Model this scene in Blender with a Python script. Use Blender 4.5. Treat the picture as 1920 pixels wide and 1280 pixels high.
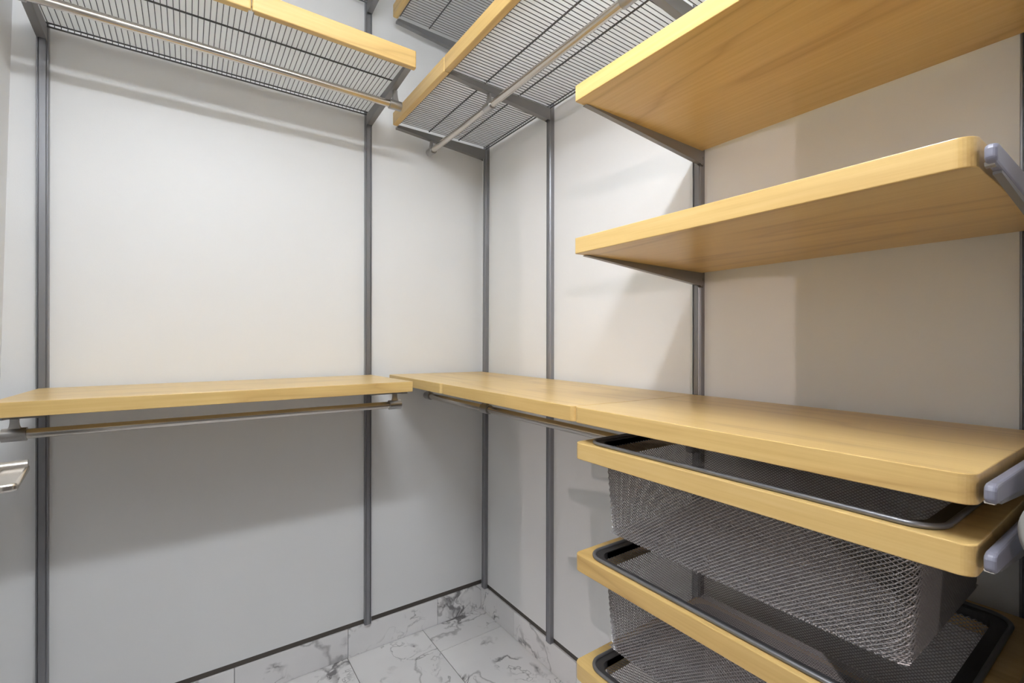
import bpy, bmesh, math, random
from mathutils import Vector, Matrix
random.seed(7)
S = bpy.context.scene
for o in list(bpy.data.objects): bpy.data.objects.remove(o)
COL = S.collection

# ------------------------------------------------------------------ camera
CAM = Vector((-1.128, -1.877, 1.25))
F_PX, YAW, ROLL = 876.0, math.radians(34.7), math.radians(0.08)
cd = bpy.data.cameras.new('camera'); cam = bpy.data.objects.new('camera', cd); COL.objects.link(cam)
cd.sensor_width = 36.0; cd.lens = F_PX / 1920 * 36.0; cd.clip_start = 0.01
cd.shift_y = -2.0 / 1920
fw = Vector((math.sin(YAW), math.cos(YAW), 0)); rt = Vector((math.cos(YAW), -math.sin(YAW), 0)); up = Vector((0, 0, 1))
r2 = rt * math.cos(ROLL) + up * math.sin(ROLL); u2 = up * math.cos(ROLL) - rt * math.sin(ROLL)
m = Matrix((( r2.x, u2.x, -fw.x, CAM.x), (r2.y, u2.y, -fw.y, CAM.y), (r2.z, u2.z, -fw.z, CAM.z), (0, 0, 0, 1)))
cam.matrix_world = m
S.camera = cam

# ------------------------------------------------------------------ light
LAMP_STRENGTH, DOWN_GLOW_STRENGTH = 69.0, 98.0                     # the bar lamp over the door (its diffuser emits), then its added downward glow
LAMP_X0, LAMP_X1, LAMP_Y, LAMP_Z, LAMP_W, LAMP_H = -1.36, -0.72, -1.565, 2.345, 0.044, 0.0105
W = bpy.data.worlds.new('world'); S.world = W; W.use_nodes = True
W.node_tree.nodes['Background'].inputs[0].default_value = (1.0, 0.95, 0.92, 1)   # lit room beyond the doorway
W.node_tree.nodes['Background'].inputs[1].default_value = 0.16
ld = bpy.data.lights.new('room_lamp', 'POINT'); ld.energy = 390; ld.color = (1.0, 0.86, 0.82); ld.shadow_soft_size = 0.06
lo = bpy.data.objects.new('room_lamp', ld); COL.objects.link(lo); lo.location = (-5.5, -7.12, 1.75)   # lamp of the next room
S.view_settings.view_transform = 'Standard'; S.view_settings.look = 'None'
S.view_settings.gamma = 1.0; S.view_settings.exposure = 0.0; S.view_settings.use_curve_mapping = False

# ------------------------------------------------------------------ materials
def mat(name, color, rough=0.5, metal=0.0, spec=0.5):
    M = bpy.data.materials.new(name); M.use_nodes = True
    b = M.node_tree.nodes['Principled BSDF']
    b.inputs['Base Color'].default_value = (*color, 1); b.inputs['Roughness'].default_value = rough
    b.inputs['Metallic'].default_value = metal; b.inputs['Specular IOR Level'].default_value = spec
    return M
def N(M, t, **kw):
    n = M.node_tree.nodes.new(t)
    for k, v in kw.items(): setattr(n, k, v)
    return n
def L(M, a, b): M.node_tree.links.new(a, b)
def math_node(M, op, a, b=None):
    n = N(M, 'ShaderNodeMath', operation=op)
    for i, v in enumerate((a, b)):
        if v is None: continue
        if isinstance(v, (int, float)): n.inputs[i].default_value = v
        else: L(M, v, n.inputs[i])
    return n.outputs[0]
def ramp(M, fac, stops):
    r = N(M, 'ShaderNodeValToRGB'); L(M, fac, r.inputs[0])
    el = r.color_ramp.elements
    while len(el) < len(stops): el.new(0.5)
    for e, (p, c) in zip(el, stops): e.position = p; e.color = (*c, 1)
    return r.outputs[0]
def noise(M, vec, scale, detail=2, rough=0.5, dist=0.0):
    n = N(M, 'ShaderNodeTexNoise'); L(M, vec, n.inputs['Vector'])
    n.inputs['Scale'].default_value = scale; n.inputs['Detail'].default_value = detail
    n.inputs['Roughness'].default_value = rough; n.inputs['Distortion'].default_value = dist
    return n.outputs[0]
def coords(M, scale=(1, 1, 1), rnd=0.0):
    tc = N(M, 'ShaderNodeTexCoord'); mp = N(M, 'ShaderNodeMapping'); mp.inputs['Scale'].default_value = scale
    src = tc.outputs['Object']
    if rnd:
        oi = N(M, 'ShaderNodeObjectInfo'); cx = N(M, 'ShaderNodeCombineXYZ')
        v = math_node(M, 'MULTIPLY', oi.outputs['Random'], rnd)
        for i in range(3): L(M, v, cx.inputs[i])
        va = N(M, 'ShaderNodeVectorMath', operation='ADD'); L(M, src, va.inputs[0]); L(M, cx.outputs[0], va.inputs[1]); src = va.outputs[0]
    L(M, src, mp.inputs['Vector']); return mp.outputs[0]
def bump(M, h, strength, dist):
    b = N(M, 'ShaderNodeBump'); b.inputs['Strength'].default_value = strength; b.inputs['Distance'].default_value = dist
    L(M, h, b.inputs['Height']); L(M, b.outputs[0], M.node_tree.nodes['Principled BSDF'].inputs['Normal'])

WALL = mat('white_paint', (0.80, 0.795, 0.785), 0.42, 0, 0.4)
v = coords(WALL); bump(WALL, noise(WALL, v, 260, 2), 0.06, 0.002)
c = ramp(WALL, noise(WALL, v, 1.3, 3), [(0.35, (0.845, 0.845, 0.843)), (0.65, (0.88, 0.88, 0.878))])
L(WALL, c, WALL.node_tree.nodes['Principled BSDF'].inputs['Base Color'])
CEIL = mat('ceiling_paint', (0.92, 0.918, 0.91), 0.7)

def maple(axis):
    M = mat('maple_' + axis, (0.7, 0.5, 0.25), 0.30, 0, 0.5)
    sc = {'x': (1.1, 9, 9), 'y': (9, 1.1, 9)}[axis]
    v = coords(M, sc, 11.0)
    n1 = noise(M, v, 0.62, 2.5, 0.5, 0.25)                     # broad figure
    lines = math_node(M, 'PINGPONG', math_node(M, 'MULTIPLY', n1, 11.0), 1.0)
    lf = math_node(M, 'POWER', lines, 6.0)
    sc2 = {'x': (4, 150, 150), 'y': (150, 4, 150)}[axis]
    n2 = noise(M, coords(M, sc2, 5.0), 1.0, 3, 0.6)             # fine fibre
    n3 = noise(M, v, 0.35, 1)
    col = ramp(M, math_node(M, 'ADD', math_node(M, 'MULTIPLY', n2, 0.55), math_node(M, 'MULTIPLY', n3, 0.5)),
               [(0.30, (0.635, 0.410, 0.142)), (0.52, (0.715, 0.490, 0.188)), (0.75, (0.775, 0.560, 0.250))])
    mx = N(M, 'ShaderNodeMix', data_type='RGBA', blend_type='MULTIPLY')
    L(M, math_node(M, 'MULTIPLY', lf, 0.50), mx.inputs['Factor']); L(M, col, mx.inputs['A']); mx.inputs['B'].default_value = (0.62, 0.50, 0.38, 1)
    L(M, mx.outputs['Result'], M.node_tree.nodes['Principled BSDF'].inputs['Base Color'])
    bump(M, n2, 0.05, 0.0006)
    return M
MAPLE = {'B': maple('x'), 'R': maple('y')}

def grey_metal(name, col, rough, metal):
    M = mat(name, col, rough, metal)
    bump(M, noise(M, coords(M), 900, 2), 0.04, 0.0004)
    return M
STEEL = grey_metal('grey_epoxy_steel', (0.25, 0.25, 0.265), 0.32, 0.5)
STEEL_D = grey_metal('grey_bracket_steel', (0.26, 0.255, 0.255), 0.38, 0.4)
WIRE = grey_metal('dark_grey_wire', (0.10, 0.10, 0.10), 0.45, 0.2)
CAP = mat('lilac_grey_plastic', (0.22, 0.22, 0.275), 0.42)
CHROME = mat('brushed_nickel', (0.62, 0.58, 0.53), 0.22, 1.0)
v = coords(CHROME, (3, 3, 3)); bump(CHROME, noise(CHROME, v, 400, 2), 0.03, 0.0005)
MESH = mat('silver_expanded_mesh', (0.40, 0.385, 0.39), 0.36, 0.55)
LINER = bpy.data.materials.new('frosted_shelf_liner'); LINER.use_nodes = True
_nt = LINER.node_tree; _pb = _nt.nodes['Principled BSDF']; _pb.inputs['Base Color'].default_value = (0.88, 0.88, 0.865, 1); _pb.inputs['Roughness'].default_value = 0.55
_tr = _nt.nodes.new('ShaderNodeBsdfTranslucent'); _tr.inputs['Color'].default_value = (0.96, 0.96, 0.95, 1)
_mx = _nt.nodes.new('ShaderNodeMixShader'); _mx.inputs[0].default_value = 0.80
_nt.links.new(_pb.outputs[0], _mx.inputs[1]); _nt.links.new(_tr.outputs[0], _mx.inputs[2]); _nt.links.new(_mx.outputs[0], _nt.nodes['Material Output'].inputs['Surface'])
RIM = mat('grey_basket_rim', (0.19, 0.19, 0.20), 0.32, 0.5)
FLANGE = mat('black_basket_flange', (0.06, 0.058, 0.06), 0.4, 0.4)
HOLD = mat('polished_steel_holder', (0.42, 0.41, 0.40), 0.28, 1.0)
DARK = mat('dark_metal_gap_shade', (0.085, 0.072, 0.062), 0.5, 0.2)  # hooks and reveal trim; the shade of the gap is in this colour
GROUT = mat('grey_grout', (0.16, 0.15, 0.145), 0.8)
DOORW = mat('white_door_paint', (0.80, 0.79, 0.77), 0.35)
PALE = mat('pale_grey_rubber', (0.42, 0.41, 0.39), 0.6)
def marble():
    M = mat('white_marble', (0.8, 0.79, 0.78), 0.16)
    v = coords(M, (1, 1, 1), 23.0)
    va = N(M, 'ShaderNodeVectorMath', operation='MULTIPLY_ADD')
    n = N(M, 'ShaderNodeTexNoise'); L(M, v, n.inputs['Vector']); n.inputs['Scale'].default_value = 5; n.inputs['Detail'].default_value = 5
    L(M, n.outputs['Color'], va.inputs[0]); va.inputs[1].default_value = (0.24, 0.24, 0.24); L(M, v, va.inputs[2])
    w = va.outputs[0]
    def vein(scale, width, det, rg):
        x = noise(M, w, scale, det, rg)
        d = math_node(M, 'ABSOLUTE', math_node(M, 'SUBTRACT', x, 0.5))
        return math_node(M, 'MAXIMUM', math_node(M, 'SUBTRACT', 1.0, math_node(M, 'DIVIDE', d, width)), 0.0)
    mask = ramp(M, noise(M, v, 5.5, 2), [(0.48, (0, 0, 0)), (0.60, (1, 1, 1))])
    a = math_node(M, 'MULTIPLY', vein(3.0, 0.026, 4, 0.55), mask)
    b = math_node(M, 'MULTIPLY', vein(7.5, 0.018, 3, 0.6), math_node(M, 'MULTIPLY', mask, 0.75))
    c3 = math_node(M, 'MULTIPLY', vein(1.7, 0.010, 3, 0.5), 0.6)
    tot = math_node(M, 'MINIMUM', math_node(M, 'ADD', math_node(M, 'ADD', a, b), c3), 1.0)
    base = ramp(M, noise(M, w, 2.2, 3), [(0.35, (0.85, 0.835, 0.835)), (0.6, (0.92, 0.905, 0.90))])
    mx = N(M, 'ShaderNodeMix', data_type='RGBA'); L(M, math_node(M, 'MULTIPLY', tot, 0.85), mx.inputs['Factor'])
    L(M, base, mx.inputs['A']); mx.inputs['B'].default_value = (0.13, 0.12, 0.125, 1)
    L(M, mx.outputs['Result'], M.node_tree.nodes['Principled BSDF'].inputs['Base Color'])
    return M
MARBLE = marble()
GLOW = bpy.data.materials.new('lit_diffuser'); GLOW.use_nodes = True
b_ = GLOW.node_tree.nodes['Principled BSDF']; b_.inputs['Emission Color'].default_value = (0.935, 0.985, 1.045, 1); b_.inputs['Emission Strength'].default_value = LAMP_STRENGTH

DOWN_GLOW = GLOW.copy(); DOWN_GLOW.name = 'added_down_glow'; DOWN_GLOW.node_tree.nodes['Principled BSDF'].inputs['Emission Strength'].default_value = DOWN_GLOW_STRENGTH  # extra downward glow, added to brighten the floor and lower walls
# ------------------------------------------------------------------ mesh helpers
def box(bm, a, b):
    x0, y0, z0 = (min(a[i], b[i]) for i in range(3)); x1, y1, z1 = (max(a[i], b[i]) for i in range(3))
    vs = [bm.verts.new(p) for p in ((x0,y0,z0),(x1,y0,z0),(x1,y1,z0),(x0,y1,z0),(x0,y0,z1),(x1,y0,z1),(x1,y1,z1),(x0,y1,z1))]
    for f in ((0,3,2,1),(4,5,6,7),(0,1,5,4),(1,2,6,5),(2,3,7,6),(3,0,4,7)): bm.faces.new([vs[i] for i in f])
def loft(bm, rings, cap=True, close=False):
    R = [[bm.verts.new(p) for p in r] for r in rings]
    n = len(R[0])
    pairs = list(zip(R, R[1:])) + ([(R[-1], R[0])] if close else [])
    for a, b in pairs:
        for i in range(n): bm.faces.new((a[i], a[(i+1) % n], b[(i+1) % n], b[i]))
    if cap and not close:
        bm.faces.new(R[0][::-1]); bm.faces.new(R[-1])
def tube(bm, path, r, n=12, close=False):
    P = [Vector(p) for p in path]; rings = []
    up0 = Vector((0.123, 0.077, 1))
    for i, p in enumerate(P):
        if close: t = P[(i+1) % len(P)] - P[i-1]
        else: t = P[min(i+1, len(P)-1)] - P[max(i-1, 0)]
        t.normalize()
        a = t.cross(up0); 
        if a.length < 0.15: a = t.cross(Vector((1, 0.2, 0)))
        a.normalize(); b = t.cross(a)
        rr = r[i] if isinstance(r, (list, tuple)) else r
        rings.append([p + a * rr * math.cos(2*math.pi*k/n) + b * rr * math.sin(2*math.pi*k/n) for k in range(n)])
    loft(bm, rings, True, close)
def obj(name, bm, material, parent=None, smooth=False, bevel=0.0, seg=2, label=None, origin=None):
    bmesh.ops.recalc_face_normals(bm, faces=bm.faces)
    off = parent_world(parent) if parent else Vector((0, 0, 0))
    loc = Vector(origin) - off if origin is not None else Vector((0, 0, 0))
    bmesh.ops.translate(bm, verts=bm.verts, vec=-(off + loc))
    me = bpy.data.meshes.new(name); bm.to_mesh(me); bm.free()
    me.materials.append(material)
    if smooth:
        for p in me.polygons: p.use_smooth = True
    o = bpy.data.objects.new(name, me); COL.objects.link(o); o.location = loc
    if parent: o.parent = parent
    if smooth:
        try:
            me.set_sharp_from_angle(angle=math.radians(38))
        except Exception: pass
    if bevel:
        md = o.modifiers.new('bevel', 'BEVEL'); md.width = bevel; md.segments = seg; md.limit_method = 'ANGLE'; md.angle_limit = math.radians(35)
    if label: o['label'] = label
    return o
def parent_world(p):
    v = Vector(p.location)
    while p.parent: p = p.parent; v += p.location
    return v
def thing(name, label, cat, loc, group=None):
    o = bpy.data.objects.new(name, None); COL.objects.link(o); o.location = loc; o.empty_display_size = 0.05
    o['label'] = label; o['category'] = cat
    if group: o['group'] = group
    return o
def tag(o, label, cat, group=None):
    o['label'] = label; o['category'] = cat
    if group: o['group'] = group
    return o
def struct(o): o['kind'] = 'structure'; return o
TILT = 0.010
def P(side, o, s, z):                # o = out from the wall, s = along the wall, z = height
    return Vector((s, -o, z)) if side == 'B' else Vector((-o, s, z))
def T(side, o, s, z): return P(side, o, s, z + TILT * o)
def sbox(bm, side, o0, o1, s0, s1, z0, z1): box(bm, P(side, o0, s0, z0), P(side, o1, s1, z1))
def prism_oz(bm, side, prof, s0, s1, fn=P):
    loft(bm, [[fn(side, o, s0, z) for o, z in prof], [fn(side, o, s1, z) for o, z in prof]])
def prism_os(bm, side, prof, z0, z1, fn=T):
    loft(bm, [[fn(side, o, s, z0) for o, s in prof], [fn(side, o, s, z1) for o, s in prof]])

# ------------------------------------------------------------------ room shell
YF, ZC = -1.786, 2.78                # inner face of the door wall, ceiling
XL0, XL1 = -1.582, -1.523            # left wall leans a little: foot, head
DX0, DX1, DZ = -1.29, -0.395, 2.05   # doorway
REV0, REV1 = 0.113, 0.133
bm = bmesh.new(); box(bm, (-1.75, 0, REV1), (0.12, 0.12, ZC)); box(bm, (-1.75, 0.013, -0.02), (0.12, 0.12, REV1))
struct(obj('wall_back', bm, WALL))
bm = bmesh.new(); box(bm, (0, -1.91, REV1), (0.12, 0, ZC)); box(bm, (0.013, -1.91, -0.02), (0.12, 0.013, REV1))
struct(obj('wall_right', bm, WALL))
bm = bmesh.new()
loft(bm, [[(XL0, y, 0), (XL1, y, ZC), (-1.72, y, ZC), (-1.72, y, 0)] for y in (0, -1.91)])
struct(obj('wall_left', bm, WALL))
bm = bmesh.new()
box(bm, (-1.72, YF - 0.12, 0), (DX0, YF, ZC)); box(bm, (DX1, YF - 0.12, 0), (0, YF, ZC)); box(bm, (DX0, YF - 0.12, DZ), (DX1, YF, ZC))
struct(obj('wall_front', bm, WALL))
bm = bmesh.new(); box(bm, (-1.75, -1.91, ZC), (0.12, 0.12, ZC + 0.08)); struct(obj('ceiling', bm, CEIL))

bm = bmesh.new(); box(bm, (-1.72, -2.6, -0.06), (0.12, 0.12, -0.0025)); floor = struct(obj('floor', bm, GROUT))
TW, TL, G = 0.317, 0.61, 0.0012
def tile(parent, a, b, bev=0.0012):
    bm = bmesh.new(); box(bm, a, b)
    c = [(a[i] + b[i]) / 2 for i in range(3)]
    return obj('tile', bm, MARBLE, parent, bevel=bev, origin=c)
xs = [0.012, -0.295, -0.612, -0.929, -1.246, -1.60]
for k in range(5):
    x1, x0 = xs[k], xs[k+1]
    ys = [0.012]; y = (-0.170, -0.475)[k % 2]
    while y > -1.95: ys.append(y); y -= TL
    ys.append(-1.95)
    for y1, y0 in zip(ys, ys[1:]): tile(floor, (x0 + G, y0 + G, -0.012), (x1 - G, y1 - G, 0.0))
bm = bmesh.new(); box(bm, (-1.60, 0.012, 0), (0.01, 0.013, REV0)); bb = struct(obj('baseboard_back', bm, GROUT))
js = [-0.003, -0.226, -0.611, -0.996, -1.381, -1.585]
for a, b in zip(js, js[1:]): tile(bb, (b + 0.0008, -0.003, 0.001), (a - 0.0008, 0.012, REV0))
bm = bmesh.new(); box(bm, (0.012, -1.775, 0), (0.013, 0.01, REV0)); br = struct(obj('baseboard_right', bm, GROUT))
js = [0.011, -0.267, -0.652, -1.037, -1.422, -1.775]
for a, b in zip(js, js[1:]): tile(br, (-0.003, b + 0.0008, 0.001), (0.012, a - 0.0008, REV0))
bm = bmesh.new(); box(bm, (-1.58, 0.004, REV0), (0.0, 0.013, REV1)); struct(obj('trim_1', bm, DARK))  # trim in the shadow gap, its shade painted as a dark strip
bm = bmesh.new(); box(bm, (0.004, -1.775, REV0), (0.013, 0.004, REV1)); struct(obj('trim_2', bm, DARK))  # same strip on the right wall, gap shade put into its colour
# door casing round the doorway
bm = bmesh.new()
for a, b in (((DX0 - 0.05, YF, 0), (DX0 - 0.004, YF + 0.006, DZ + 0.05)), ((DX0 - 0.05, YF, DZ + 0.004), (DX1 + 0.05, YF + 0.006, DZ + 0.05))): box(bm, a, b)
struct(obj('trim_3', bm, DOORW))
# the door, swung open against the left wall, with its lever
hinge = Vector((-1.288, -1.755, 0.0)); az = math.radians(-6)
dd = Vector((math.sin(az), math.cos(az), 0)); dn = Vector((math.cos(az), -math.sin(az), 0))      # along the leaf, out of its face
LW = 0.84
def dpt(a, n, z): return hinge + dd * a + dn * n + Vector((0, 0, z))
def dbox(bm, a0, a1, n0, n1, z0, z1):
    loft(bm, [[dpt(a0, n0, z), dpt(a1, n0, z), dpt(a1, n1, z), dpt(a0, n1, z)] for z in (z0, z1)])
bm = bmesh.new(); dbox(bm, 0, LW, -0.04, 0, 0.008, 2.03)
door = struct(obj('door_1', bm, DOORW, bevel=0.002, origin=hinge))
ZL, AL = 1.075, 0.772
bm = bmesh.new(); tube(bm, [dpt(AL, 0, ZL), dpt(AL, 0.010, ZL)], 0.026, 32)
rose = obj('lever_rose', bm, CHROME, door, smooth=True, bevel=0.002)
bm = bmesh.new(); tube(bm, [dpt(AL, 0.008, ZL + .004), dpt(AL, 0.045, ZL + .004), dpt(AL, 0.062, ZL + .004)], 0.0085, 20)
hn = obj('lever_neck', bm, CHROME, door, smooth=True)
bm = bmesh.new()
prof = []
for k in range(9): 
    a = math.pi * k / 8; prof.append((AL - 0.098 - 0.006 * math.sin(a), 0.050 - 0.013 * math.cos(a)))
prof = [(AL + 0.010, 0.037)] + prof + [(AL + 0.010, 0.063)]
loft(bm, [[dpt(a, n, z) for a, n in prof] for z in (ZL - 0.006, ZL + 0.004)])
obj('lever_handle', bm, CHROME, door, smooth=True, bevel=0.003)
# round bumper on the right door jamb
bm = bmesh.new()
Rb = 0.050; bx, by, bz = DX1, YF - 0.0395, 1.052
rings = []
for d, r in ((0, Rb * .96), (0.006, Rb), (0.014, Rb), (0.019, Rb * .93), (0.021, Rb * .80)):
    rings.append([(bx - d, by + r * math.cos(2*math.pi*k/48), bz + r * math.sin(2*math.pi*k/48)) for k in range(48)])
loft(bm, rings)
tag(obj('door_bumper', bm, PALE, smooth=True, origin=(bx, by, bz)), 'round pale grey disc at the right edge beside the drawers', 'bumper')

# lamp over the door
xm = (LAMP_X0 + LAMP_X1) / 2
lamp = thing('bar_lamp', 'long white bar lamp on the wall above the door', 'lamp', (xm, YF, LAMP_Z))
bm = bmesh.new(); box(bm, (xm - 0.12, YF, LAMP_Z - 0.05), (xm + 0.12, YF + 0.022, LAMP_Z + 0.05)); obj('backplate', bm, CHROME, lamp, bevel=0.004)
for x in (xm - 0.08, xm + 0.08):
    bm = bmesh.new(); tube(bm, [(x, YF + 0.02, LAMP_Z + 0.012), (x, LAMP_Y - LAMP_W - 0.006, LAMP_Z + 0.012)], 0.009, 14); obj('arm', bm, CHROME, lamp, smooth=True)
bm = bmesh.new(); box(bm, (LAMP_X0, LAMP_Y - LAMP_W, LAMP_Z - LAMP_H), (LAMP_X1, LAMP_Y + LAMP_W, LAMP_Z + LAMP_H)); obj('diffuser', bm, GLOW, lamp)
bm = bmesh.new(); box(bm, (LAMP_X0, LAMP_Y - LAMP_W, LAMP_Z - LAMP_H - 0.002), (LAMP_X1, LAMP_Y + LAMP_W, LAMP_Z - LAMP_H)); obj('lens', bm, DOWN_GLOW, lamp)  # added glowing sheet under the diffuser, lifts the lower part of the closet
bm = bmesh.new()
box(bm, (LAMP_X0 - 0.012, LAMP_Y - LAMP_W - 0.008, LAMP_Z - LAMP_H), (LAMP_X1 + 0.012, LAMP_Y - LAMP_W - 0.001, LAMP_Z + LAMP_H))
for x, d in ((LAMP_X0 - .001, -1), (LAMP_X1 + .001, 1)): box(bm, (x, LAMP_Y - LAMP_W - 0.008, LAMP_Z - LAMP_H), (x + d * 0.011, LAMP_Y + LAMP_W + 0.004, LAMP_Z + LAMP_H))
obj('housing', bm, DOORW, lamp)

# ------------------------------------------------------------------ upright tracks
B0, B1 = -1.472, -0.537
S1, S2, S3, S4 = -0.048, -0.512, -1.134, -1.735
SD, SW = 0.017, 0.0130               # depth, half width
def track(side, s, label, lean=0.0):
    t = thing('wall_track', label, 'wall track', P(side, 0, s, REV0), 'grey upright tracks on the closet walls')
    w, d = SW, SD
    # channel with a lip at each edge and a raised cover between
    body = [(0, -w), (d - .001, -w), (d, -w + .001), (d, -w + .0032), (d - .004, -w + .0032), (d - .004, w - .0032), (d, w - .0032), (d, w - .001), (d - .001, w), (0, w)]
    cov = [(d - .004, -w + .0044), (d - .0012, -w + .0044), (d + .0005, -w + .0062), (d + .0005, w - .0062), (d - .0012, w - .0044), (d - .004, w - .0044)]
    def ext(prof):
        bm = bmesh.new()
        loft(bm, [[P(side, o, s + q + lean * (z - 1.25), z) for o, q in prof] for z in (REV0 + 0.002, ZC - 0.02)])
        return bm
    obj('channel', ext(body), STEEL, t); obj('cover_strip', ext(cov), STEEL, t)
    return t
track('B', B0, 'grey upright track nearest the left wall, behind the left shelves')
track('B', B1, 'grey upright track on the back wall at the right ends of the left shelves')
track('R', S1, 'grey upright track right beside the inner corner of the closet', -0.006)
track('R', S2, 'grey upright track between the corner track and the drawer stack')
track('R', S3, 'grey upright track at the left ends of the maple tower shelves')
track('R', S4, 'dark upright track at the far right edge of the picture')

# ------------------------------------------------------------------ brackets
def bracket(side, s, ztop, reach, label, cap=False, capdz=0.0, deep=0.052, tip=0.010, wide=0.0085):
    """tapered steel arm hooked into a track; ztop = underside of what it carries"""
    t = thing('shelf_bracket', label, 'bracket', P(side, SD, s, ztop - deep), 'grey steel shelf brackets')
    o0, o1 = SD + 0.001, reach
    bm = bmesh.new()
    for dz in (0.012, 0.030):
        sbox(bm, side, 0.010, o0 + 0.003, s - 0.0022, s + 0.0022, ztop - dz - 0.007, ztop - dz)
    obj('hook', bm, DARK, t)
    if cap:
        sc0, sc1 = cap; zc = ztop + capdz
        pr = [(o0, zc + 0.022), (reach - 0.006, zc + 0.0265), (reach + 0.002, zc + 0.0245), (reach + 0.004, zc + 0.020), (reach + 0.004, zc + 0.010), (reach - 0.001, zc + 0.006), (reach * .6, zc - 0.004), (o0, zc - 0.014)]
        bm = bmesh.new(); prism_oz(bm, side, pr, sc0, sc1, T)
        obj('arm_cover', bm, CAP, t, bevel=0.0032, seg=3, label='lilac-grey rounded arm cover')
        bm = bmesh.new(); prism_oz(bm, side, [(o0, zc - 0.012), (reach - 0.03, zc + 0.004), (reach - 0.03, zc + 0.001), (o0 + .01, zc - deep), (o0, zc - deep)], sc0 + .002, sc1 - .001, T)
        obj('arm', bm, STEEL_D, t)
        bm = bmesh.new(); prism_oz(bm, side, [(reach - .012, zc + .007), (reach - .003, zc + .008), (reach - .005, zc + .0045), (reach - .012, zc + .0035)], sc0 + .003, sc1 + .0008, T)
        obj('clip', bm, CHROME, t)
        return t
    prof = [(o0, ztop), (o1 - 0.008, ztop), (o1, ztop - min(0.004, tip)), (o1, ztop - tip), (o1 * 0.9, ztop - tip - 0.003), (o0 + 0.01, ztop - deep + 0.003), (o0, ztop - deep)]
    bm = bmesh.new()
    for a, b in ((-wide, -wide + 0.0016), (wide - 0.0016, wide)):
        prism_oz(bm, side, prof, s + a, s + b, T)
    obj('side_plates', bm, STEEL_D, t)
    bm = bmesh.new()
    bot = [(o1, ztop - min(.004, tip * .5)), (o1, ztop - tip), (o1 * 0.9, ztop - tip - 0.003), (o0 + 0.01, ztop - deep + 0.003),
           (o0 + 0.01, ztop - deep + 0.005), (o1 * 0.9, ztop - tip - 0.001), (o1 - 0.0016, ztop - tip * .8), (o1 - 0.0016, ztop - min(.004, tip * .5))]
    for q in ((bot[0], bot[1], bot[6], bot[7]), (bot[1], bot[2], bot[5], bot[6]), (bot[2], bot[3], bot[4], bot[5])):
        prism_oz(bm, side, list(q), s - wide + 0.001, s + wide - 0.001, T)
    obj('bottom_plate', bm, STEEL_D, t)
    return t

# ------------------------------------------------------------------ solid boards
def board(side, s0, s1, ztop, label, thick=0.033, o0=0.020, o1=0.460, rl=0.012, rr=0.017):
    """s0 < s1; rounded front corners"""
    prof = [(o0, s0), (o0, s1)]
    def arc(cs, r, a0, a1):
        return [(o1 - r + r * math.cos(a0 + (a1 - a0) * k / 8), cs + r * math.sin(a0 + (a1 - a0) * k / 8)) for k in range(9)]
    prof += arc(s1 - rr, rr, math.pi / 2, 0) + arc(s0 + rl, rl, 0, -math.pi / 2)
    bm = bmesh.new(); prism_os(bm, side, prof, ztop - thick, ztop)
    c = P(side, (o0 + o1) / 2, (s0 + s1) / 2, ztop - thick)
    return tag(obj('maple_shelf', bm, MAPLE[side], bevel=0.0012, origin=c), label, 'shelf', 'solid maple shelves')
TH = 0.033
ZLS = 1.112
board('B', -1.478, -0.528, ZLS, 'long maple shelf on the back wall left of the corner', o1=0.447, rl=0.004, rr=0.004)
ZR = 1.1065
board('R', -0.5105, -0.028, ZR, 'short maple shelf filling the inner corner of the closet')
board('R', -1.1395, -0.5125, ZR, 'middle maple shelf between the corner shelf and the drawer tower')
board('R', -1.753, -1.1415, ZR, 'maple shelf lying right above the mesh drawers', rl=0.017, rr=0.012)
Z2, Z1 = 1.4605, 1.7805
board('R', -1.753, -1.143, Z2, 'maple tower shelf with rounded end, second from the top', rl=0.017, rr=0.004)
board('R', -1.753, -1.143, Z1, 'large topmost maple tower shelf seen from below', rl=0.017, rr=0.004)

LB = 'grey steel bracket '
bracket('B', B0, ZLS - TH, 0.40, LB + 'under the left end of the left maple shelf')
bracket('B', B1, ZLS - TH, 0.40, LB + 'under the right end of the left maple shelf')
bracket('R', S1, ZR - TH, 0.40, LB + 'under the short corner maple shelf')
bracket('R', S2, ZR - TH, 0.40, LB + 'under the seam of the corner and middle shelves')
bracket('R', S3, ZR - TH, 0.40, LB + 'under the seam of the middle shelf and drawer tower')
capS = (-1.7685, -1.7585)
for zt, nm in ((Z2, 'second-highest tower shelf'), (Z1, 'topmost tower shelf')):
    bracket('R', S3 - 0.013, zt - TH, 0.435, LB + 'under the left end of the ' + nm, deep=0.036, tip=0.0015, wide=0.006)
    bracket('R', S4, zt - TH, 0.456, LB + 'and arm cover at the right end of the ' + nm, cap=capS, capdz=-0.006, deep=0.036, tip=0.001)
bracket('R', S4, ZR - TH, 0.456, LB + 'with arm cover beside the shelf above the drawers', cap=capS, deep=0.034)

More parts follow.
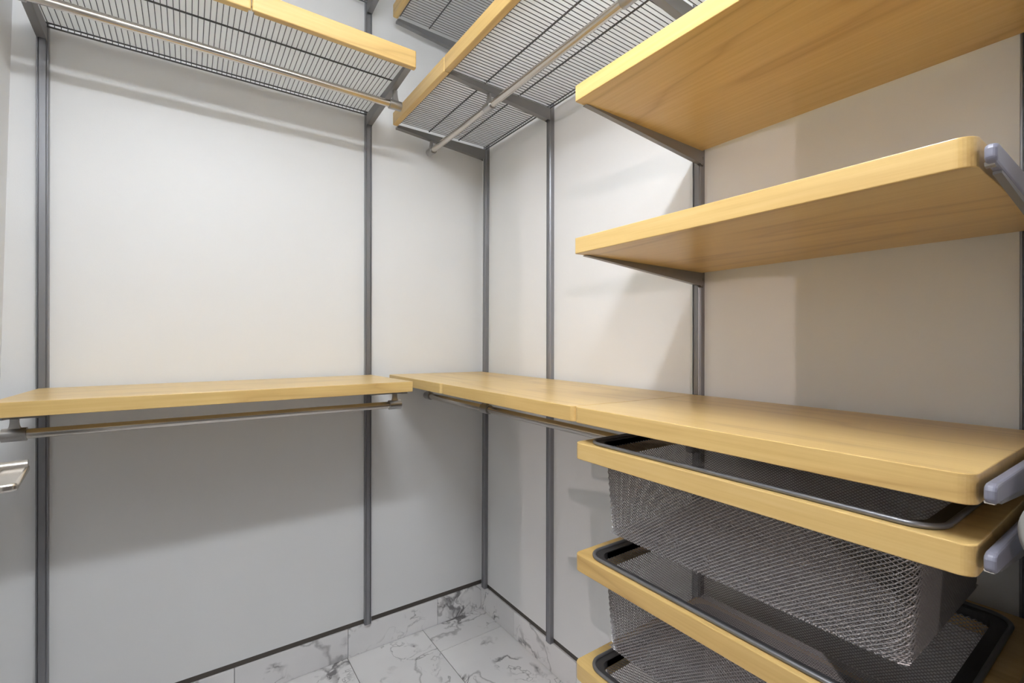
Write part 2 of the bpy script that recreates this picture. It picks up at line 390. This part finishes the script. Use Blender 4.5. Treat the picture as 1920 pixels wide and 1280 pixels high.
# ------------------------------------------------------------------ wire shelves
WP = 0.014
def wire_shelf(side, s0, s1, zw, label, splits=(), fh=0.048, drop=0.017, o0=0.022, of=0.436, o1=0.457, group='wire shelves with maple fronts'):
    t = thing('wire_shelf', label, 'wire shelf', P(side, o0, (s0 + s1) / 2, zw), group)
    ends = [s0] + list(splits) + [s1]
    for k, (a, b) in enumerate(zip(ends, ends[1:])):
        bm = bmesh.new()
        zb = zw - drop
        e0 = 0.0008 if k else 0; e1 = 0.0008 if k < len(ends) - 2 else 0
        n0 = 0.007 if k else 0; n1 = 0.007 if k < len(ends) - 2 else 0
        om = of + 0.011
        prof = [(of, a + n0), (of, b - n1), (om, b - n1), (om, b - e1), (o1 - .003, b - e1), (o1, b - e1 - .003), (o1, a + e0 + .003), (o1 - .003, a + e0), (om, a + e0), (om, a + n0)]
        prism_os(bm, side, prof, zb, zb + fh)
        obj('maple_front', bm, MAPLE[side], t, bevel=0.002, label='pale maple front strip')
    bm = bmesh.new(); prism_os(bm, side, [(o0 + .003, s0 + .002), (of - .001, s0 + .002), (of - .001, s1 - .002), (o0 + .003, s1 - .002)], zw + 0.0016, zw + 0.0032)
    obj('shelf_liner', bm, LINER, t, label='frosted white liner sheet')
    n = int((s1 - s0 - 0.012) / WP); st = (s1 - s0 - 0.012) / n
    bm = bmesh.new()
    tube(bm, [T(side, o0, 0, zw - 0.010), T(side, o0, 0, zw), T(side, of + 0.002, 0, zw)], 0.0011, 6)
    base = P(side, 0, 0, 0)
    me = None
    for k in range(n + 1):
        s = s0 + 0.006 + st * k
        if me is None:
            w = obj('wire', bm, WIRE, t, origin=None); me = w.data
            # the mesh was made at s = 0: shift to its place along the wall
            w.location = P(side, 0, s, 0); 
        else:
            w = bpy.data.objects.new('wire', me); COL.objects.link(w); w.parent = t; w.location = P(side, 0, s, 0)
    for o, z, r in ((o0, zw - 0.010, .0026), (o0 + 0.002, zw - 0.0005, .0022), (0.160, zw - 0.0035, .0026), (0.300, zw - 0.0035, .0026), (0.428, zw - 0.0035, .0026)):
        bm = bmesh.new(); tube(bm, [T(side, o, s0 + 0.003, z), T(side, o, s1 - 0.003, z)], r, 8); obj('stringer', bm, WIRE, t, smooth=True)
    return t
ZWL, ZWR, ZTR, ZTL = 2.155, 2.124, 2.556, 2.60
wire_shelf('B', -1.480, -0.522, ZWL, 'wire shelf with a long rod below, high on the back wall', splits=(-0.990,), fh=0.054, drop=0.028)
wire_shelf('R', -0.522, -0.066, ZWR, 'short wire shelf over the inner corner, its front butting the next')
wire_shelf('R', -1.138, -0.525, ZWR, 'middle wire shelf high on the right wall, left of the tower')
wire_shelf('R', -1.752, -1.142, ZWR, 'wire shelf above the topmost maple tower shelf, mostly hidden')
wire_shelf('R', -0.522, -0.066, ZTR, 'uppermost short wire shelf above the corner wire shelf')
wire_shelf('R', -1.138, -0.525, ZTR, 'uppermost wire shelf following the corner one, cut by the frame')
wire_shelf('B', -1.480, -0.522, ZTL, 'uppermost wire shelf on the back wall, barely in frame')
WB = 'grey steel bracket '
for side, s, zw, nm in (('B', B0, ZWL, 'at the left end of the back-wall wire shelf'), ('B', B1, ZWL, 'at the right end of the back-wall wire shelf'),
                        ('R', S1, ZWR, 'at the corner end of the short wire shelf'), ('R', S2, ZWR, 'where the short and middle wire shelves meet'),
                        ('R', S3, ZWR, 'at the tower end of the middle wire shelf'), ('R', S1, ZTR, 'at the corner end of the uppermost wire shelf'),
                        ('R', S2, ZTR, 'under the meeting ends of the uppermost wire shelves'), ('B', B1, ZTL, 'at the top of the back-wall track, cut by the frame')):
    bracket(side, s, zw - 0.0065, 0.434, WB + nm, deep=0.046, tip=0.012, wide=0.0105)

# ------------------------------------------------------------------ hanging rods
def rod(side, s0, s1, o, z, holders, ztops, label):
    t = thing('hanging_rod', label, 'hanging rod', P(side, o, (s0 + s1) / 2, z - 0.0125), 'brushed metal hanging rods')
    bm = bmesh.new(); tube(bm, [P(side, o, s0 + .004, z), P(side, o, s1 - .004, z)], 0.0118, 28); obj('tube', bm, CHROME, t, smooth=True)
    for s, zt in zip(holders, ztops):
        # cradle sleeve round the tube
        bm = bmesh.new(); hl = 0.021
        n = 28; rings = []
        for q, r in ((-hl, .0124), (-hl, .0160), (hl, .0160), (hl, .0124)):
            rings.append([P(side, o + r * math.cos(2*math.pi*k/n), s + q, z + r * math.sin(2*math.pi*k/n)) for k in range(n)])
        loft(bm, rings, cap=False, close=True)
        h = obj('rod_holder', bm, HOLD, t, smooth=True)
        bm = bmesh.new()
        rings = []
        top = zt
        for f, hw, ho in ((0, .014, .008), (.15, .0105, .0065), (.4, .0085, .005), (.7, .0075, .004), (1.0, .0075, .004)):
            zz = z + 0.010 + (top - z - 0.010) * f
            rings.append([P(side, o + a, s + b, zz) for a, b in ((-ho, -hw), (ho, -hw), (ho, hw), (-ho, hw))])
        loft(bm, rings); obj('neck', bm, HOLD, h, smooth=True)
    return t
def arm_bottom(zt, o, reach, deep, tip):           # height of an arm's underside at distance o
    f = (o - SD - 0.011) / (reach * 0.9 - SD - 0.011)
    return zt - deep + 0.003 + f * (deep - tip - 0.006) + TILT * o
RO = 0.290
ab = arm_bottom(ZWL - .0065, RO, .434, .046, .012)
rod('B', -1.50, -0.512, RO, 2.077, (B0, B1 + .006), (ab, ab), 'long shiny rod under the back-wall wire shelf')
ab = arm_bottom(ZLS - TH, RO, .40, .052, .010)
rod('B', -1.490, -0.512, RO, 1.024, (B0 + .004, B1 + .006), (ab, ab), 'dark shining rod under the left maple shelf')
ab = arm_bottom(ZWR - .0065, .28, .434, .046, .012)
rod('R', -1.158, -0.026, .28, 2.053, (S3, S2, S1), (ab, ab, ab), 'shiny rod under the right-wall wire shelves')
ab = arm_bottom(ZR - TH, RO, .40, .052, .010)
rod('R', -1.12, -0.030, RO, 1.016, (S2, S1), (ab, ab), 'thin dark rod under the corner and middle maple shelves')

# ------------------------------------------------------------------ drawers
FY0, FY1 = -1.753, -1.143
def rrect(o0, o1, s0, s1, r, n=8):
    pts = []
    for co, cs, a0 in ((o1 - r, s1 - r, 0), (o0 + r, s1 - r, math.pi / 2), (o0 + r, s0 + r, math.pi), (o1 - r, s0 + r, 1.5 * math.pi)):
        for k in range(n + 1):
            a = a0 + (math.pi / 2) * k / n; pts.append((co + r * math.cos(a), cs + r * math.sin(a)))
    return pts
def drawer_frame(zt, label):
    th = 0.034
    outer = rrect(0.022, 0.460, FY0, FY1, 0.014)
    inner = rrect(0.062, 0.434, FY0 + 0.046, FY1 - 0.040, 0.026)
    bm = bmesh.new()
    O = [[bm.verts.new(P('R', o, s, z)) for o, s in outer] for z in (zt - th, zt)]
    I = [[bm.verts.new(P('R', o, s, z)) for o, s in inner] for z in (zt - th, zt)]
    n = len(outer)
    for i in range(n):
        j = (i + 1) % n
        bm.faces.new((O[0][i], O[0][j], O[1][j], O[1][i])); bm.faces.new((I[0][i], I[0][j], I[1][j], I[1][i]))
        bm.faces.new((O[1][i], O[1][j], I[1][j], I[1][i])); bm.faces.new((O[0][i], O[0][j], I[0][j], I[0][i]))
    return tag(obj('drawer_frame', bm, MAPLE['R'], bevel=0.0015, origin=P('R', .24, (FY0 + FY1) / 2, zt - th)), label, 'drawer frame', 'maple drawer frames')
def basket(zt, depth, label):
    t = thing('mesh_basket', label, 'basket', P('R', .24, (FY0 + FY1) / 2, zt - depth), 'silver mesh baskets in the maple frames')
    zr = zt + 0.0038
    ro = rrect(0.050, 0.447, FY0 + 0.030, FY1 - 0.026, 0.034)
    bm = bmesh.new(); tube(bm, [P('R', o, s, zr) for o, s in ro], 0.0036, 10, close=True); obj('rim', bm, RIM, t, smooth=True)
    # flat flange between the rim and the mesh
    ri = rrect(0.066, 0.4320, FY0 + 0.050, FY1 - 0.0430, 0.026)
    bm = bmesh.new(); n = len(ro)
    loft(bm, [[P('R', o, s, zr - .001) for o, s in ro], [P('R', o, s, zr - 0.001) for o, s in ri], [P('R', o, s, zr - 0.016) for o, s in ri],
              [P('R', o * .995 + .0002, s, zr - 0.016) for o, s in ri], [P('R', o, s, zr - .003) for o, s in ri], [P('R', o, s, zr - .003) for o, s in ro]], cap=False, close=True)
    obj('flange', bm, FLANGE, t)
    # expanded mesh: crossing strands wound round the tapering walls
    def loop(f):                        # f 0 at top .. 1 at bottom
        d = 0.012 * f; r = 0.022
        return (0.070 + d, 0.4285 - d * .6, FY0 + 0.054 + d, FY1 - 0.048 - d, r)
    def length(f):
        o0, o1, s0, s1, r = loop(f); return 2 * (o1 - o0 - 2 * r) + 2 * (s1 - s0 - 2 * r) + 2 * math.pi * r
    def at(q, f):                       # q in 0..1 round the loop
        o0, o1, s0, s1, r = loop(f); A, Bq = o1 - o0 - 2 * r, s1 - s0 - 2 * r; C = math.pi * r / 2
        d = (q % 1.0) * length(f)
        segs = ((Bq, 0), (C, 1), (A, 2), (C, 3), (Bq, 4), (C, 5), (A, 6), (C, 7))
        for ln, k in segs:
            if d <= ln: break
            d -= ln
        if k == 0: return o1, s1 - r - d
        if k == 2: return o1 - r - d, s0
        if k == 4: return o0, s0 + r + d
        if k == 6: return o0 + r + d, s1
        co, cs, a0 = {1: (o1 - r, s0 + r, 0), 3: (o0 + r, s0 + r, -math.pi/2), 5: (o0 + r, s1 - r, -math.pi), 7: (o1 - r, s1 - r, -1.5*math.pi)}[k]
        a = a0 - d / r
        return co + r * math.cos(a), cs + r * math.sin(a)
    ztop, zbot = zr - 0.012, zt - depth
    H = ztop - zbot
    PS, PT, WR = 0.0082, 0.0058, 0.00080
    n = int(length(0.5) / PS); turn = (H / PT) / n          # share of a full turn from top to bottom
    vs, fs = [], []
    def strand(pts, r):
        k0 = len(vs); m_ = len(pts)
        for i, p in enumerate(pts):
            tg = (pts[min(i+1, m_-1)] - pts[max(i-1, 0)]).normalized()
            a = tg.cross(Vector((0.31, 0.17, 0.93))).normalized(); b = tg.cross(a)
            for q in range(3):
                an = 2 * math.pi * q / 3; vs.append(p + (a * math.cos(an) + b * math.sin(an)) * r)
        for i in range(m_ - 1):
            for q in range(3):
                A = k0 + i * 3 + q; Bv = k0 + i * 3 + (q + 1) % 3
                fs.append((A, Bv, Bv + 3, A + 3))
    off = P('R', .24, (FY0 + FY1) / 2, zt - depth)
    NS = 14
    for i in range(n):
        for sg in (-1, 1):
            pts = []
            for k in range(NS + 1):
                f = k / NS; o, s = at(i / n + sg * turn * f, f); pts.append(P('R', o, s, ztop - H * f) - off)
            strand(pts, WR)
    o0, o1, s0, s1, r = loop(1.0)
    # bottom mesh
    d = PS; Lx, Ly = o1 - o0, s1 - s0; sl = PT / PS
    def clip(c, sg):                     # line o = c + sg*sl*(s-s0)
        sa, sb = s0, s1
        lo, hi = o0 + .002, o1 - .002
        t0, t1 = sorted(((lo - c) / (sg * sl), (hi - c) / (sg * sl)))
        a, b = max(0, t0), min(Ly, t1)
        if b - a < 0.004: return
        strand([P('R', c + sg * sl * x, s0 + x, zbot) - off for x in (a, b)], WR)
    c = -0.8
    while c < 1.6:
        clip(c, 1); clip(c, -1); c += PT
    me = bpy.data.meshes.new('mesh_wall'); me.from_pydata(vs, [], fs); me.materials.append(MESH); me.update()
    w = bpy.data.objects.new('mesh_wall', me); COL.objects.link(w); w.parent = t; w['kind'] = 'stuff'
    return t
DR = ((1.037, 0.178, 'top', 'uppermost'), (0.804, 0.178, 'middle', 'middle'), (0.577, 0.178, 'bottom', 'lowest visible'))
for zt, dp, a, b in DR:
    drawer_frame(zt, {'top': 'maple drawer frame directly below the tower counter shelf', 'middle': 'middle maple drawer frame, second below the counter shelf', 'bottom': 'lowest maple drawer frame at the bottom edge of the picture'}[a])
    basket(zt, dp, {'top': 'silver mesh basket hanging in the uppermost drawer frame', 'middle': 'silver mesh basket hanging in the middle drawer frame', 'bottom': 'silver mesh basket in the lowest drawer frame, mostly cut off'}[a])
    bracket('R', S3, zt - 0.034, 0.05, LB + 'carrying the left side of the ' + b + ' drawer', deep=0.05, tip=0.045)
    bracket('R', S4, zt - 0.034, 0.456, LB + 'with arm cover on the right of the ' + b + ' drawer', cap=capS, deep=0.045, tip=0.006)
